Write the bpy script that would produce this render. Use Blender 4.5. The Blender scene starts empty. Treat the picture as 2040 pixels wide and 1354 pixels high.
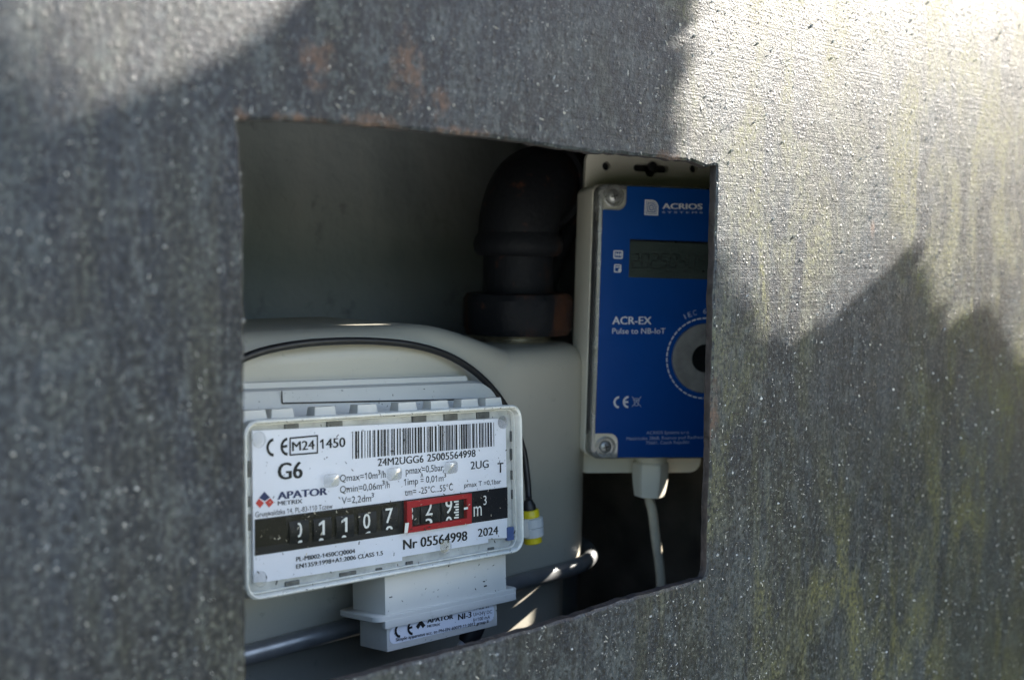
import bpy, bmesh, math, random
from mathutils import Vector, Matrix, noise
from mathutils.geometry import tessellate_polygon
random.seed(7)
R_ = math.radians
scene = bpy.context.scene
col = scene.collection

# ------------------------------------------------------------------ camera
CAM = Vector((-0.25309, -0.25544, 0.04226))
CX = Vector((0.71619, -0.69779, 0.01250)); CD = Vector((-0.04322, -0.06223, -0.99713)); CF = Vector((0.69656, 0.71359, -0.07473))
FPX = 2450.0
cd = bpy.data.cameras.new('camera'); cam = bpy.data.objects.new('camera', cd); col.objects.link(cam)
cam.matrix_world = Matrix(((CX.x, -CD.x, -CF.x, CAM.x), (CX.y, -CD.y, -CF.y, CAM.y), (CX.z, -CD.z, -CF.z, CAM.z), (0, 0, 0, 1)))
cd.sensor_width = 36; cd.sensor_fit = 'HORIZONTAL'; cd.lens = 36 * FPX / 2040
cd.clip_start = 0.005; cd.clip_end = 400
cd.dof.use_dof = True; cd.dof.focus_distance = 0.43
cd.dof.aperture_fstop = cd.lens / 3.8
scene.camera = cam

# ------------------------------------------------------------------ world, sun, exposure
SUN = Vector((0.85, -0.22, 0.48)).normalized()
w = bpy.data.worlds.new('World'); scene.world = w; w.use_nodes = True
nt = w.node_tree; bgn = nt.nodes['Background']
sky = nt.nodes.new('ShaderNodeTexSky'); sky.sky_type = 'NISHITA'; sky.sun_disc = False
sky.sun_elevation = math.asin(SUN.z); sky.sun_rotation = math.atan2(SUN.x, SUN.y)
nt.links.new(sky.outputs[0], bgn.inputs[0]); bgn.inputs[1].default_value = 0.07
sl = bpy.data.lights.new('sun', 'SUN'); so = bpy.data.objects.new('sun', sl); col.objects.link(so)
sl.energy = 4.2; sl.angle = R_(0.53); sl.color = (1.0, 0.93, 0.82)
so.rotation_euler = SUN.to_track_quat('Z', 'Y').to_euler(); so.location = SUN * 3
vs = scene.view_settings; vs.view_transform = 'Standard'; vs.look = 'None'; vs.gamma = 1; vs.use_curve_mapping = False
vs.exposure = 2.66

# ------------------------------------------------------------------ helpers
def ray(u, v):
    return (CX * ((u - 1020) / FPX) + CD * ((v - 677) / FPX) + CF)
def at_y(u, v, Y=0.0):
    d = ray(u, v); return CAM + d * ((Y - CAM.y) / d.y)
def frame(rows, p):
    return Matrix([[*rows[i], p[i]] for i in range(3)] + [[0, 0, 0, 1]])
MF = frame(((0.9984, -0.0391, 0.0402), (0.0356, 0.9959, 0.0832), (-0.0433, -0.0816, 0.9957)), (0.0004, 0.0564, -0.0387))   # meter index
DP = CAM + (Vector((0.1726, 0.1231, 0.0084)) - CAM) * .88                                                                     # transmitter, hung at an angle
DF = Matrix.Translation(DP) @ Matrix.Rotation(R_(-33), 4, 'Z') @ Matrix.Rotation(R_(-.6), 4, 'X') @ Matrix.Rotation(R_(-1.1), 4, 'Y').inverted() @ Matrix.Scale(.88, 4) @ Matrix.Translation((0.033, 0, 0))
KF = Matrix.Translation((0.0, 0.0564, -0.0387)) @ Matrix.Rotation(R_(1.5), 4, 'Z')                                          # meter casing
MFi, DFi, KFi = MF.inverted(), DF.inverted(), KF.inverted()
def on(Fi, u, v, y=0.0):
    """photo pixel -> (x, z) on the plane local y of a frame"""
    o = Fi @ CAM; d = Fi.to_3x3() @ ray(u, v)
    p = o + d * ((y - o.y) / d.y); return Vector((p.x, p.z))

def obj(name, bm, mat, parent=None, mw=None, smooth=None, kind=None):
    me = bpy.data.meshes.new(name)
    if isinstance(bm, bmesh.types.BMesh):
        bmesh.ops.recalc_face_normals(bm, faces=bm.faces[:]) if smooth != 'keep' else None
        bm.to_mesh(me); bm.free()
    else:
        me.from_pydata(*bm); me.update()
    if smooth is not None and smooth != 'keep':
        for p in me.polygons: p.use_smooth = True
        me.set_sharp_from_angle(angle=R_(smooth))
    me.materials.append(mat)
    o = bpy.data.objects.new(name, me); col.objects.link(o)
    if parent: o.parent = parent
    if mw is not None: o.matrix_world = mw if parent is None else mw
    if parent is not None and mw is None: pass
    if kind: o['kind'] = kind
    return o
def empty(name, mw, label, cat, group=None):
    o = bpy.data.objects.new(name, None); col.objects.link(o); o.matrix_world = mw; o.empty_display_size = .01
    tag(o, label, cat, group); return o
def tag(o, label=None, cat=None, group=None, kind=None):
    if label: o['label'] = label
    if cat: o['category'] = cat
    if group: o['group'] = group
    if kind: o['kind'] = kind
    return o
def box(x0, x1, y0, y1, z0, z1, bev=0.0, seg=2, bm=None):
    b = bm or bmesh.new()
    r = bmesh.ops.create_cube(b, size=1)
    for v in r['verts']:
        v.co = Vector(((x0 + x1) / 2 + v.co.x * (x1 - x0), (y0 + y1) / 2 + v.co.y * (y1 - y0), (z0 + z1) / 2 + v.co.z * (z1 - z0)))
    if bev:
        es = list({e for v in r['verts'] for e in v.link_edges})
        bmesh.ops.bevel(b, geom=es, offset=bev, segments=seg, affect='EDGES', profile=.6)
    return b
def rrect(x0, x1, z0, z1, r, n=6):
    pts = []
    for cx, cz, a in ((x1 - r, z1 - r, 0), (x0 + r, z1 - r, 90), (x0 + r, z0 + r, 180), (x1 - r, z0 + r, 270)):
        for i in range(n + 1):
            t = R_(a + 90 * i / n); pts.append((cx + r * math.cos(t), cz + r * math.sin(t)))
    return pts
def loft(loops, cap0=True, cap1=True, bm=None, closed=True):
    b = bm or bmesh.new()
    L = [[b.verts.new(p) for p in lp] for lp in loops]
    n = len(L[0])
    for A, B in zip(L, L[1:]):
        for i in range(n if closed else n - 1):
            j = (i + 1) % n
            b.faces.new((A[i], A[j], B[j], B[i]))
    if cap0: b.faces.new(L[0][::-1])
    if cap1: b.faces.new(L[-1])
    return b
def rbox(x0, x1, z0, z1, y0, y1, r, e=0.0006, n=6, bm=None):
    """rounded rectangle in x/z, extruded y0 (front) to y1, with eased front and back edges"""
    loops = []
    for y, i in ((y0, e), (y0 + e * .3, e * .3), (y0 + e, 0), (y1 - e, 0), (y1, e)):
        loops.append([(x, y, z) for x, z in rrect(x0 + i, x1 - i, z0 + i, z1 - i, max(r - i, 1e-4), n)])
    return loft(loops, bm=bm)
def ring(outer, inner, y0, y1, e=0.0005):
    """frame between two outlines (lists of (x,z) of equal length)"""
    def sh(pts, k):
        cx = sum(p[0] for p in pts) / len(pts); cz = sum(p[1] for p in pts) / len(pts)
        out = []
        for x, z in pts: out.append((x + (k if x < cx else -k), z + (k if z < cz else -k)))
        return out
    lo = [[(x, y1, z) for x, z in outer], [(x, y0 + e, z) for x, z in outer], [(x, y0, z) for x, z in sh(outer, e)],
          [(x, y0, z) for x, z in sh(inner, -e)], [(x, y0 + e, z) for x, z in inner], [(x, y1, z) for x, z in inner]]
    lo.append(lo[0])
    b = bmesh.new(); L = [[b.verts.new(p) for p in lp] for lp in lo[:-1]]; L.append(L[0]); n = len(outer)
    for A, B in zip(L, L[1:]):
        for i in range(n):
            j = (i + 1) % n; b.faces.new((A[i], A[j], B[j], B[i]))
    return b
def tube(pts, r, n=12, bm=None, rad=None, cap=True):
    b = bm or bmesh.new(); pts = [Vector(p) for p in pts]; loops = []
    t0 = (pts[1] - pts[0]).normalized(); up = Vector((0, 0, 1)) if abs(t0.z) < .9 else Vector((1, 0, 0))
    nrm = t0.cross(up).normalized()
    for i, p in enumerate(pts):
        t = (pts[min(i + 1, len(pts) - 1)] - pts[max(i - 1, 0)]).normalized()
        nrm = (nrm - t * nrm.dot(t)).normalized(); bi = t.cross(nrm)
        rr = rad[i] if rad else r
        loops.append([p + (nrm * math.cos(2 * math.pi * k / n) + bi * math.sin(2 * math.pi * k / n)) * rr for k in range(n)])
    return loft(loops, cap, cap, bm=b)
def spline(pts, k=8):
    P = [Vector(p) for p in pts]; P = [P[0] * 2 - P[1]] + P + [P[-1] * 2 - P[-2]]; out = []
    for i in range(1, len(P) - 2):
        for j in range(k):
            t = j / k; a, b, c, d = P[i - 1:i + 3]
            out.append(.5 * ((2 * b) + (c - a) * t + (2 * a - 5 * b + 4 * c - d) * t * t + (3 * b - a - 3 * c + d) * t ** 3))
    out.append(P[-2]); return out
def lathe(prof, n=32, axis='z', bm=None, cap=True):
    """prof: (radius, height)"""
    loops = []
    for r, h in prof:
        lp = []
        for k in range(n):
            a = 2 * math.pi * k / n; c, s = r * math.cos(a), r * math.sin(a)
            lp.append((c, s, h) if axis == 'z' else (c, h, s))
        loops.append(lp)
    return loft(loops, cap, cap, bm=bm)
def poly(pts, y, t=0.0, bm=None):
    """flat (x,z) polygon at local y facing -y, optional thickness t behind it"""
    b = bm or bmesh.new()
    vs_ = [b.verts.new((p[0], y, p[1])) for p in pts]
    f = b.faces.new(vs_)
    if t:
        r = bmesh.ops.extrude_face_region(b, geom=[f])
        for v in r['geom']:
            if isinstance(v, bmesh.types.BMVert): v.co.y += t
    return b

# ------------------------------------------------------------------ materials
class N:
    def __init__(s, name):
        s.m = bpy.data.materials.new(name); s.m.use_nodes = True; s.t = s.m.node_tree
        s.p = s.t.nodes['Principled BSDF']; s.out = s.t.nodes['Material Output']
        s.tc = s.t.nodes.new('ShaderNodeTexCoord')
    def n(s, typ, **kw):
        nd = s.t.nodes.new('ShaderNode' + typ)
        for k, v in kw.items():
            if k.startswith('i_'): nd.inputs[int(k[2:]) if k[2:].isdigit() else k[2:]].default_value = v
            else: setattr(nd, k, v)
        return nd
    def l(s, a, b): s.t.links.new(a, b)
    def mapped(s, scale, src='Object', loc=(0, 0, 0), rot=(0, 0, 0)):
        m = s.n('Mapping'); m.inputs['Scale'].default_value = scale; m.inputs['Location'].default_value = loc; m.inputs['Rotation'].default_value = rot
        s.l(s.tc.outputs[src], m.inputs[0]); return m.outputs[0]
    def noise(s, scale, vec=None, detail=4, rough=.55, dist=0):
        nd = s.n('TexNoise'); nd.inputs['Scale'].default_value = scale; nd.inputs['Detail'].default_value = detail
        nd.inputs['Roughness'].default_value = rough; nd.inputs['Distortion'].default_value = dist
        s.l(vec if vec is not None else s.tc.outputs['Object'], nd.inputs['Vector']); return nd.outputs[0]
    def ramp(s, fac, stops):
        r = s.n('ValToRGB'); e = r.color_ramp.elements
        while len(e) < len(stops): e.new(.5)
        for el, (p, c) in zip(e, stops): el.position = p; el.color = c if len(c) == 4 else (*c, 1)
        s.l(fac, r.inputs[0]); return r.outputs[0]
    def step(s, fac, a, b): return s.ramp(fac, [(a, (0, 0, 0)), (b, (1, 1, 1))])
    def mix(s, fac, a, b, mode='MIX'):
        m = s.n('Mix', data_type='RGBA', blend_type=mode)
        for sock, val in ((m.inputs[0], fac), (m.inputs[6], a), (m.inputs[7], b)):
            if isinstance(val, (tuple, list)): sock.default_value = (*val[:3], 1)
            elif isinstance(val, (int, float)): sock.default_value = val
            else: s.l(val, sock)
        return m.outputs[2]
    def math(s, op, a, b=0.0):
        m = s.n('Math', operation=op)
        for sock, val in ((m.inputs[0], a), (m.inputs[1], b)):
            if isinstance(val, (int, float)): sock.default_value = val
            else: s.l(val, sock)
        return m.outputs[0]
    def bump(s, h, dist, strength=1.0, prev=None):
        b = s.n('Bump'); b.inputs['Distance'].default_value = dist; b.inputs['Strength'].default_value = strength
        s.l(h, b.inputs['Height'])
        if prev is not None: s.l(prev, b.inputs['Normal'])
        return b.outputs[0]
    def set(s, **kw):
        names = dict(col='Base Color', rough='Roughness', metal='Metallic', spec='Specular IOR Level', normal='Normal', coat='Coat Weight', alpha='Alpha', sss='Subsurface Weight', trans='Transmission Weight', ior='IOR')
        for k, v in kw.items():
            sk = s.p.inputs[names[k]]
            if isinstance(v, (tuple, list)): sk.default_value = (*v[:3], 1)
            elif isinstance(v, (int, float)): sk.default_value = v
            else: s.l(v, sk)
        return s.m

def plain(name, c, rough=.5, metal=0, var=.12, scale=60, bump=0.0, bscale=900, spec=.5, dirt=0.0, dirtc=(.06, .055, .045)):
    k = N(name); n1 = k.noise(scale, detail=5)
    a = tuple(x * (1 - var) for x in c); b = tuple(min(1, x * (1 + var)) for x in c)
    cc = k.ramp(n1, [(.3, a), (.7, b)])
    if dirt:
        d = k.step(k.noise(scale * 7, detail=6, rough=.7), .62, .75); cc = k.mix(k.math('MULTIPLY', d, dirt), cc, dirtc)
    kw = dict(col=cc, rough=k.math('ADD', k.math('MULTIPLY', k.noise(scale * 3), .25), rough - .12), metal=metal, spec=spec)
    if bump: kw['normal'] = k.bump(k.noise(bscale, detail=3), bump)
    return k.set(**kw)

M = {}
M['shell'] = plain('cream_shell', (.44, .42, .36), .42, var=.05, scale=25, bump=.00004, bscale=700, dirt=.35)
M['plastic'] = plain('grey_white_plastic', (.60, .585, .55), .5, spec=.3, var=.05, scale=30, bump=.00002, bscale=1500, dirt=.25)
M['cream'] = plain('cream_plastic', (.76, .73, .64), .38, var=.04, scale=30, dirt=.1)
M['rim'] = plain('clear_rim', (.70, .70, .66), .25, var=.08, scale=120, dirt=.2)
M['band'] = plain('cloudy_plastic', (.42, .43, .42), .3, var=.25, scale=160)
M['clip'] = plain('dark_clip', (.07, .075, .075), .4, var=.5, scale=300)
M['white'] = plain('label_white', (.73, .74, .80), .45, spec=.14, var=.03, scale=60, dirt=.05)
M['ink'] = plain('black_ink', (.018, .018, .020), .5, spec=.14, var=.2)
M['navy'] = plain('navy_ink', (.035, .045, .11), .5, spec=.14)
M['red'] = plain('red_ink', (.34, .012, .020), .42, spec=.14, var=.06)
M['brick'] = plain('logo_red', (.50, .06, .05), .45, spec=.14, var=.06)
M['black'] = plain('counter_black', (.012, .013, .017), .3, spec=.14, var=.3, dirt=.25, dirtc=(.2, .19, .16))
M['brown'] = plain('counter_window', (.010, .0095, .009), .25, spec=.14, var=.3, dirt=.3, dirtc=(.2, .18, .14))
M['drum'] = plain('counter_drum', (.010, .011, .014), .4, spec=.14, var=.3)
M['digit'] = plain('digit_white', (.75, .75, .72), .5, var=.05)
M['rubber'] = plain('black_rubber', (.012, .012, .014), .45, var=.3, scale=200)
M['yellow'] = plain('yellow_plastic', (.72, .58, .02), .35, var=.06)
M['tab'] = plain('blue_tab', (.05, .09, .24), .4)
M['pale'] = plain('pale_grey_plastic', (.55, .57, .60), .35, var=.05)
M['blue'] = plain('blue_plate', (.003, .044, .205), .32, spec=.14, var=.05, scale=30)
M['print'] = plain('grey_print', (.52, .54, .58), .5, var=.03)
M['dimprint'] = plain('dim_grey_print', (.30, .34, .45), .5, var=.03)
M['lcd'] = plain('lcd_glass', (.036, .048, .045), .18, var=.1)
M['seg'] = plain('lcd_segment', (.004, .005, .006), .3, var=.1)
M['hole'] = plain('dark_hole', (.01, .01, .012), .6)
M['steel'] = plain('dull_steel', (.36, .37, .37), .40, metal=.7, var=.25, scale=120)
M['bright'] = plain('zinc_thread', (.62, .58, .50), .35, metal=1, var=.2, scale=200)
M['crimp'] = plain('crimp_metal', (.30, .31, .32), .36, metal=.6, var=.25, scale=80)
M['cablewhite'] = plain('ivory_cable', (.60, .54, .42), .5, var=.1, scale=120, dirt=.5)
M['bark'] = plain('bark', (.10, .07, .045), .9, var=.3, bump=.001, bscale=200)
M['speck'] = plain('dry_debris', (.035, .028, .020), .8, var=.6, scale=600)

def mk_pipe(name='rusty_black_pipe', lo=.50, rc=(.055, .024, .013)):
    k = N(name)
    n = k.noise(35, k.mapped((1, 1, .35)), detail=7, rough=.65); f = k.step(n, lo, lo + .14)
    c = k.mix(f, (.009, .010, .013), rc)
    c = k.mix(k.step(k.noise(140, detail=5), .62, .8), c, (.09, .036, .018))
    return k.set(col=c, rough=k.math('ADD', k.math('MULTIPLY', f, .25), .62), spec=.16, normal=k.bump(k.noise(400, detail=6), .0005))
M['pipe'] = mk_pipe(lo=.57)
M['nut'] = mk_pipe('rusty_union_nut', .49, (.065, .027, .015))
def mk_wall():
    k = N('stained_plaster')
    n = k.noise(14, k.mapped((1, 1, .7)), detail=8, rough=.6, dist=.4)
    c = k.ramp(n, [(.25, (.22, .25, .26)), (.5, (.32, .355, .365)), (.8, (.42, .44, .44))])
    c = k.mix(k.step(k.noise(60, detail=6, rough=.7), .60, .76), c, (.17, .19, .19))
    return k.set(col=c, rough=.85, normal=k.bump(k.noise(70, detail=8), .002))
M['wall'] = mk_wall()
M['rusty'] = plain('rusted_panel', (.20, .165, .13), .8, var=.4, scale=40, dirt=.4, dirtc=(.10, .05, .025))
def mk_clear(name, tint, gloss=.05, rough=.06, mist=.06):
    k = N(name); t = k.t
    tr = k.n('BsdfTransparent'); tr.inputs[0].default_value = (*tint, 1)
    gl = k.n('BsdfGlossy'); gl.inputs['Roughness'].default_value = rough
    df = k.n('BsdfDiffuse'); df.inputs[0].default_value = (.7, .72, .75, 1)
    fr = k.n('Fresnel'); fr.inputs[0].default_value = 1.45
    m1 = k.n('MixShader'); k.l(k.math('MULTIPLY', k.math('ADD', k.math('MULTIPLY', k.noise(90, detail=6), 1.2), -.3), mist * 2), m1.inputs[0]); k.l(tr.outputs[0], m1.inputs[1]); k.l(df.outputs[0], m1.inputs[2])
    m2 = k.n('MixShader'); k.l(k.math('MULTIPLY', fr.outputs[0], gloss), m2.inputs[0]); k.l(m1.outputs[0], m2.inputs[1]); k.l(gl.outputs[0], m2.inputs[2])
    k.l(m2.outputs[0], k.out.inputs[0]); return k.m
M['pane'] = mk_clear('clear_pane', (.985, .985, .985), .35, .05, .010)
M['clear'] = mk_clear('clear_post', (.95, .955, .96), .5, .2, .05)
M['lid'] = mk_clear('clear_lid', (.72, .72, .68), 1.6, .15, .35)

def mk_door():
    k = N('weathered_door_paint')
    streak = k.noise(1, k.mapped((260, 260, 28)), detail=6, rough=.65)
    blotch = k.noise(17, k.mapped((1, 1, .55)), detail=6, rough=.6)
    grain = k.noise(1500, detail=3, rough=.7)
    fine = k.noise(520, detail=4, rough=.75)
    mid = k.noise(120, k.mapped((1, 1, .7)), detail=6, rough=.75)
    gr2 = k.noise(1, k.mapped((620, 620, 480)), detail=5, rough=.7)
    gr3 = k.noise(1, k.mapped((330, 330, 230), loc=(4, 2, 9)), detail=6, rough=.75)
    c = k.ramp(blotch, [(.36, (.004, .007, .015)), (.5, (.010, .014, .025)), (.64, (.026, .034, .047))])
    c = k.mix(k.math('MULTIPLY', k.step(mid, .50, .60), .75), c, (.052, .063, .073))
    c = k.mix(k.math('MULTIPLY', k.step(streak, .48, .72), .30), c, (.10, .10, .095))
    c = k.mix(k.math('MULTIPLY', k.step(gr2, .55, .65), .85), c, (.105, .115, .122))
    c = k.mix(k.math('MULTIPLY', k.step(gr3, .57, .66), .65), c, (.078, .087, .094))
    c = k.mix(k.math('MULTIPLY', k.ramp(gr2, [(.40, (1, 1, 1)), (.49, (0, 0, 0))]), .9), c, (.004, .005, .008))
    drip = k.step(k.noise(1, k.mapped((130, 130, 7), loc=(2, 5, 1)), detail=5, rough=.65, dist=.3), .54, .66)
    c = k.mix(k.math('MULTIPLY', drip, .5), c, (.010, .012, .014))
    # film of yellow-green algae in vertical runs
    runs = k.noise(1, k.mapped((48, 48, 17), loc=(3, 1, 2)), detail=7, rough=.7, dist=.8)
    patch = k.noise(9, k.mapped((1, 1, .6), loc=(1.3, 0, .2)), detail=4)
    al = k.math('MULTIPLY', k.step(runs, .44, .60), k.step(patch, .38, .52))
    al = k.math('MULTIPLY', al, k.step(gr2, .40, .58))
    sep = k.n('SeparateXYZ'); k.l(k.tc.outputs['Object'], sep.inputs[0])
    rng = k.n('MapRange'); rng.inputs[1].default_value = .05; rng.inputs[2].default_value = .12; rng.inputs[3].default_value = .22; k.l(sep.outputs[0], rng.inputs[0])
    al = k.math('MULTIPLY', al, rng.outputs[0])
    c = k.mix(k.math('MULTIPLY', al, .58), c, (.165, .158, .042))
    # grain of pale grit held in the paint
    g = k.step(k.noise(900, detail=2, rough=.6, vec=k.mapped((1, 1, .6))), .60, .72)
    c = k.mix(k.math('MULTIPLY', g, .38), c, (.15, .155, .16))
    dk = k.step(k.noise(1, k.mapped((900, 900, 420), loc=(7, 3, 1)), detail=2), .63, .72)
    c = k.mix(k.math('MULTIPLY', dk, .6), c, (.016, .018, .020))
    # rust where the paint has lifted
    rust = None
    for (u, v, rx, rz) in RUST:
        p = at_y(u, v)
        dx = k.math('DIVIDE', k.math('SUBTRACT', sep.outputs[0], p.x), rx); dz = k.math('DIVIDE', k.math('SUBTRACT', sep.outputs[2], p.z), rz)
        d = k.math('SUBTRACT', 1.0, k.math('SQRT', k.math('ADD', k.math('MULTIPLY', dx, dx), k.math('MULTIPLY', dz, dz))))
        d = k.math('MAXIMUM', d, 0.0)
        rust = d if rust is None else k.math('MAXIMUM', rust, d)
    rn = k.noise(170, detail=6, rough=.7)
    rf = k.step(k.math('ADD', k.math('MULTIPLY', rust, .45), k.math('MULTIPLY', rn, .9)), .62, .80)
    rf = k.math('MULTIPLY', k.math('MULTIPLY', rf, k.step(rust, .01, .15)), k.step(gr3, .40, .54))
    c = k.mix(k.math('MULTIPLY', rf, .8), c, k.ramp(fine, [(.3, (.055, .036, .030)), (.7, (.17, .105, .075))]))
    # brush marks: fine ridges, slightly bowed
    brush = k.noise(1, k.mapped((26, 26, 1500), rot=(0, R_(4), 0)), detail=3, rough=.6, dist=.15)
    vo_ = k.n('TexVoronoi'); vo_.inputs['Scale'].default_value = 560; k.l(k.mapped((1, 1, .8)), vo_.inputs['Vector'])
    sc_ = k.n('SeparateColor'); k.l(vo_.outputs['Color'], sc_.inputs[0])
    dots = k.math('MULTIPLY', k.ramp(vo_.outputs['Distance'], [(.10, (1, 1, 1)), (.36, (0, 0, 0))]), k.step(sc_.outputs[0], .45, .9))
    h = k.math('ADD', k.math('MULTIPLY', fine, .55), k.math('ADD', k.math('MULTIPLY', grain, .55), k.math('ADD', k.math('MULTIPLY', brush, .30), k.math('MULTIPLY', dots, .5))))
    nb = k.bump(h, .00042)
    nb = k.bump(k.noise(60, detail=3), .0003, prev=nb)
    ro = k.math('ADD', .27, k.math('MULTIPLY', k.noise(240, detail=5, rough=.7), .30))
    ro = k.math('ADD', ro, k.math('MULTIPLY', al, .30)); ro = k.math('ADD', ro, k.math('MULTIPLY', rf, .3))
    return k.set(col=c, rough=ro, spec=.30, normal=nb)
RUST = [(815, 135, .010, .017), (630, 125, .012, .010), (740, 245, .018, .005), (880, 205, .007, .008), (600, 240, .016, .003), (483, 236, .004, .004), (1330, 315, .012, .004), (1740, 455, .004, .006), (930, 265, .022, .003), (1420, 830, .006, .02)]
M['door'] = mk_door()
M['edge'] = plain('cut_steel_edge', (.035, .030, .030), .5, metal=.3, var=.5, scale=150, bump=.0004, bscale=500, dirt=.6, dirtc=(.10, .045, .02))
M['grit'] = plain('pale_grit', (.38, .375, .35), .28, var=.9, scale=420)
def mk_ground():
    k = N('grass_ground'); c = k.ramp(k.noise(30, detail=8, rough=.7), [(.3, (.030, .042, .016)), (.7, (.075, .095, .035))])
    return k.set(col=c, rough=.95, spec=.1, normal=k.bump(k.noise(60, detail=6), .01))
M['ground'] = mk_ground()
def mk_path():
    k = N('bounce_concrete'); c = k.ramp(k.noise(12, detail=8, rough=.7), [(.3, (.38, .38, .36)), (.7, (.54, .53, .49))])
    return k.set(col=c, rough=.9, normal=k.bump(k.noise(90, detail=6), .003))
M['path'] = mk_path()
def mk_leaf():
    k = N('leaf'); c = k.ramp(k.noise(25), [(.3, (.030, .055, .018)), (.7, (.065, .10, .03))]); return k.set(col=c, rough=.5)
M['leaf'] = mk_leaf()

# ------------------------------------------------------------------ setting
b = bmesh.new(); bmesh.ops.create_grid(b, x_segments=1, y_segments=1, size=150)
for v in b.verts: v.co.z = -1.05
obj('ground', b, M['ground'], kind='structure')
obj('path', box(-6, .25, -6, -.25, -1.10, -1.04), M['path'], kind='structure')  # unseen pale strip, added to bounce sunlight into the cabinet
XL, XR, YB, ZT, ZB = -.30, .272, .225, .36, -.34
obj('back_wall', box(XL - .01, XR - .0001, YB, YB + .01, ZB, ZT), M['wall'], kind='structure')
obj('side_wall_left', box(XL - .012, XL, .004, YB - .001, ZB, ZT), M['wall'], kind='structure')
obj('cabinet_ceiling', box(XL - .012, XR + .05, .0032, YB + .012, ZT + .0002, ZT + .011), M['wall'], kind='structure')
obj('cabinet_floor', box(XL - .012, XR + .012, .004, YB + .012, ZB - .011, ZB - .001), M['wall'], kind='structure')

# openings added to the right wall, each aimed and shaped for one sun fleck
def slot_for(p):
    p = Vector(p); t = (XR - p.x) / SUN.x; q = p + SUN * t; return q.y, q.z
SLOTS = []     # (polygon in (y, z)) filled below, wall built at the end of this block
def slot(p, pts):
    cy, cz = slot_for(p); SLOTS.append([(cy + a, cz + c) for a, c in pts])
slot(DF @ Vector((*on(DFi, 1326, 964, .0225), .0225)).xzy, [(-.003, -.003), (.002, -.004), (.004, .004), (-.001, .006)])
slot(at_y(1103, 1157, .081), [(-.005, -.008), (.003, -.007), (.004, .005), (-.002, .007)])
slot(at_y(1020, 1250, .0985), [(-.008, -.013), (.005, -.009), (.006, .010), (-.001, .005)])
slot(at_y(722, 649, .100), [(-.012, -.003), (.003, -.005), (.003, .005), (-.003, .003)])
bw = bmesh.new()
wpoly = [[Vector((y, z, 0)) for y, z in lp] for lp in [[(.0031, ZB), (YB + .01, ZB), (YB + .01, ZT), (.0031, ZT)]] + SLOTS]
wv = [bw.verts.new((XR, p.x, p.y)) for lp in wpoly for p in lp]
for tri in tessellate_polygon(wpoly): bw.faces.new([wv[k] for k in tri])
r = bmesh.ops.extrude_face_region(bw, geom=bw.faces[:])
for v in r['geom']:
    if isinstance(v, bmesh.types.BMVert): v.co.x += .0015
obj('side_wall_right', bw, M['rusty'], kind='structure')

# ------------------------------------------------------------------ cabinet door with its cut-out
TOP = [(487, 240), (500, 239), (540, 241), (600, 243), (700, 250), (770, 255), (850, 263), (930, 271), (1000, 278), (1070, 288), (1140, 299), (1180, 305), (1225, 306), (1300, 313), (1340, 320), (1380, 322), (1400, 330), (1408, 335), (1416, 331), (1424, 328)]
RGT = [(1428, 330), (1428, 345), (1427, 400), (1425, 460), (1425, 520), (1421, 590), (1421, 640), (1418, 760), (1416, 830), (1415, 900), (1412, 1000), (1409, 1100), (1408, 1138)]
BOT = [(1403, 1150), (1380, 1158), (1330, 1171), (1240, 1195), (1165, 1221), (1048, 1255), (927, 1290), (820, 1318), (711, 1348), (600, 1382), (505, 1411)]
LFT = [(491, 1405), (492, 1300), (490, 1100), (490, 950), (489, 800), (488, 650), (487, 500), (485, 400), (484, 340), (481, 310), (478, 280), (472, 250), (474, 238), (481, 236)]
pts = [at_y(u, v) for u, v in TOP + RGT + BOT + LFT]
hole = []
for i, p in enumerate(pts):
    q = pts[(i + 1) % len(pts)]; n = max(1, int((q - p).length / .0016))
    for j in range(n):
        a = p.lerp(q, j / n); jt = .00022
        hole.append((a.x + noise.noise(Vector((a.x * 260, a.z * 260, 1))) * jt * 2 + random.uniform(-jt, jt) * .4, a.z + noise.noise(Vector((a.x * 260, a.z * 260, 5))) * jt * 2 + random.uniform(-jt, jt) * .4))
hc = Vector((sum(p[0] for p in hole) / len(hole), sum(p[1] for p in hole) / len(hole)))
def grow(k):
    out = []; n = len(hole)
    for i in range(n):
        a = Vector(hole[(i - 3) % n]); c = Vector(hole[(i + 3) % n]); t = (c - a).normalized(); nn = Vector((-t.y, t.x))
        p = Vector(hole[i]); 
        if nn.dot(p - hc) < 0: nn = -nn
        q = p + nn * k; out.append((q.x, q.y))
    return out
DX0, DX1, DZ0, DZ1, DT = -.36, .388, -.40, .42, .003
bd = bmesh.new()
outer = rrect(DX0, DX1, DZ0, DZ1, .004, 3)
g1 = grow(.0011); g2 = grow(.0002)
vo = [bd.verts.new((x, 0, z)) for x, z in outer]; v1 = [bd.verts.new((x, 0, z)) for x, z in g1]
es = [bd.edges.new((L[i], L[(i + 1) % len(L)])) for L in (vo, v1) for i in range(len(L))]
bmesh.ops.triangle_fill(bd, use_beauty=True, use_dissolve=False, edges=es)
vob = [bd.verts.new((x, DT, z)) for x, z in outer]; v4 = [bd.verts.new((x, DT, z)) for x, z in hole]
es = [bd.edges.new((L[i], L[(i + 1) % len(L)])) for L in (vob, v4) for i in range(len(L))]
bmesh.ops.triangle_fill(bd, use_beauty=True, use_dissolve=False, edges=es)
v2 = [bd.verts.new((x, .0005, z)) for x, z in g2]; v3 = [bd.verts.new((x, .0011, z)) for x, z in hole]
nf0 = len(bd.faces)
for A, B in ((v1, v2), (v2, v3), (v3, v4), (vob, vo)):
    for i in range(len(A)):
        j = (i + 1) % len(A)
        f = bd.faces.new((A[i], A[j], B[j], B[i]))
        if A is v3 or A is v2: f.material_index = 1
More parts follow.
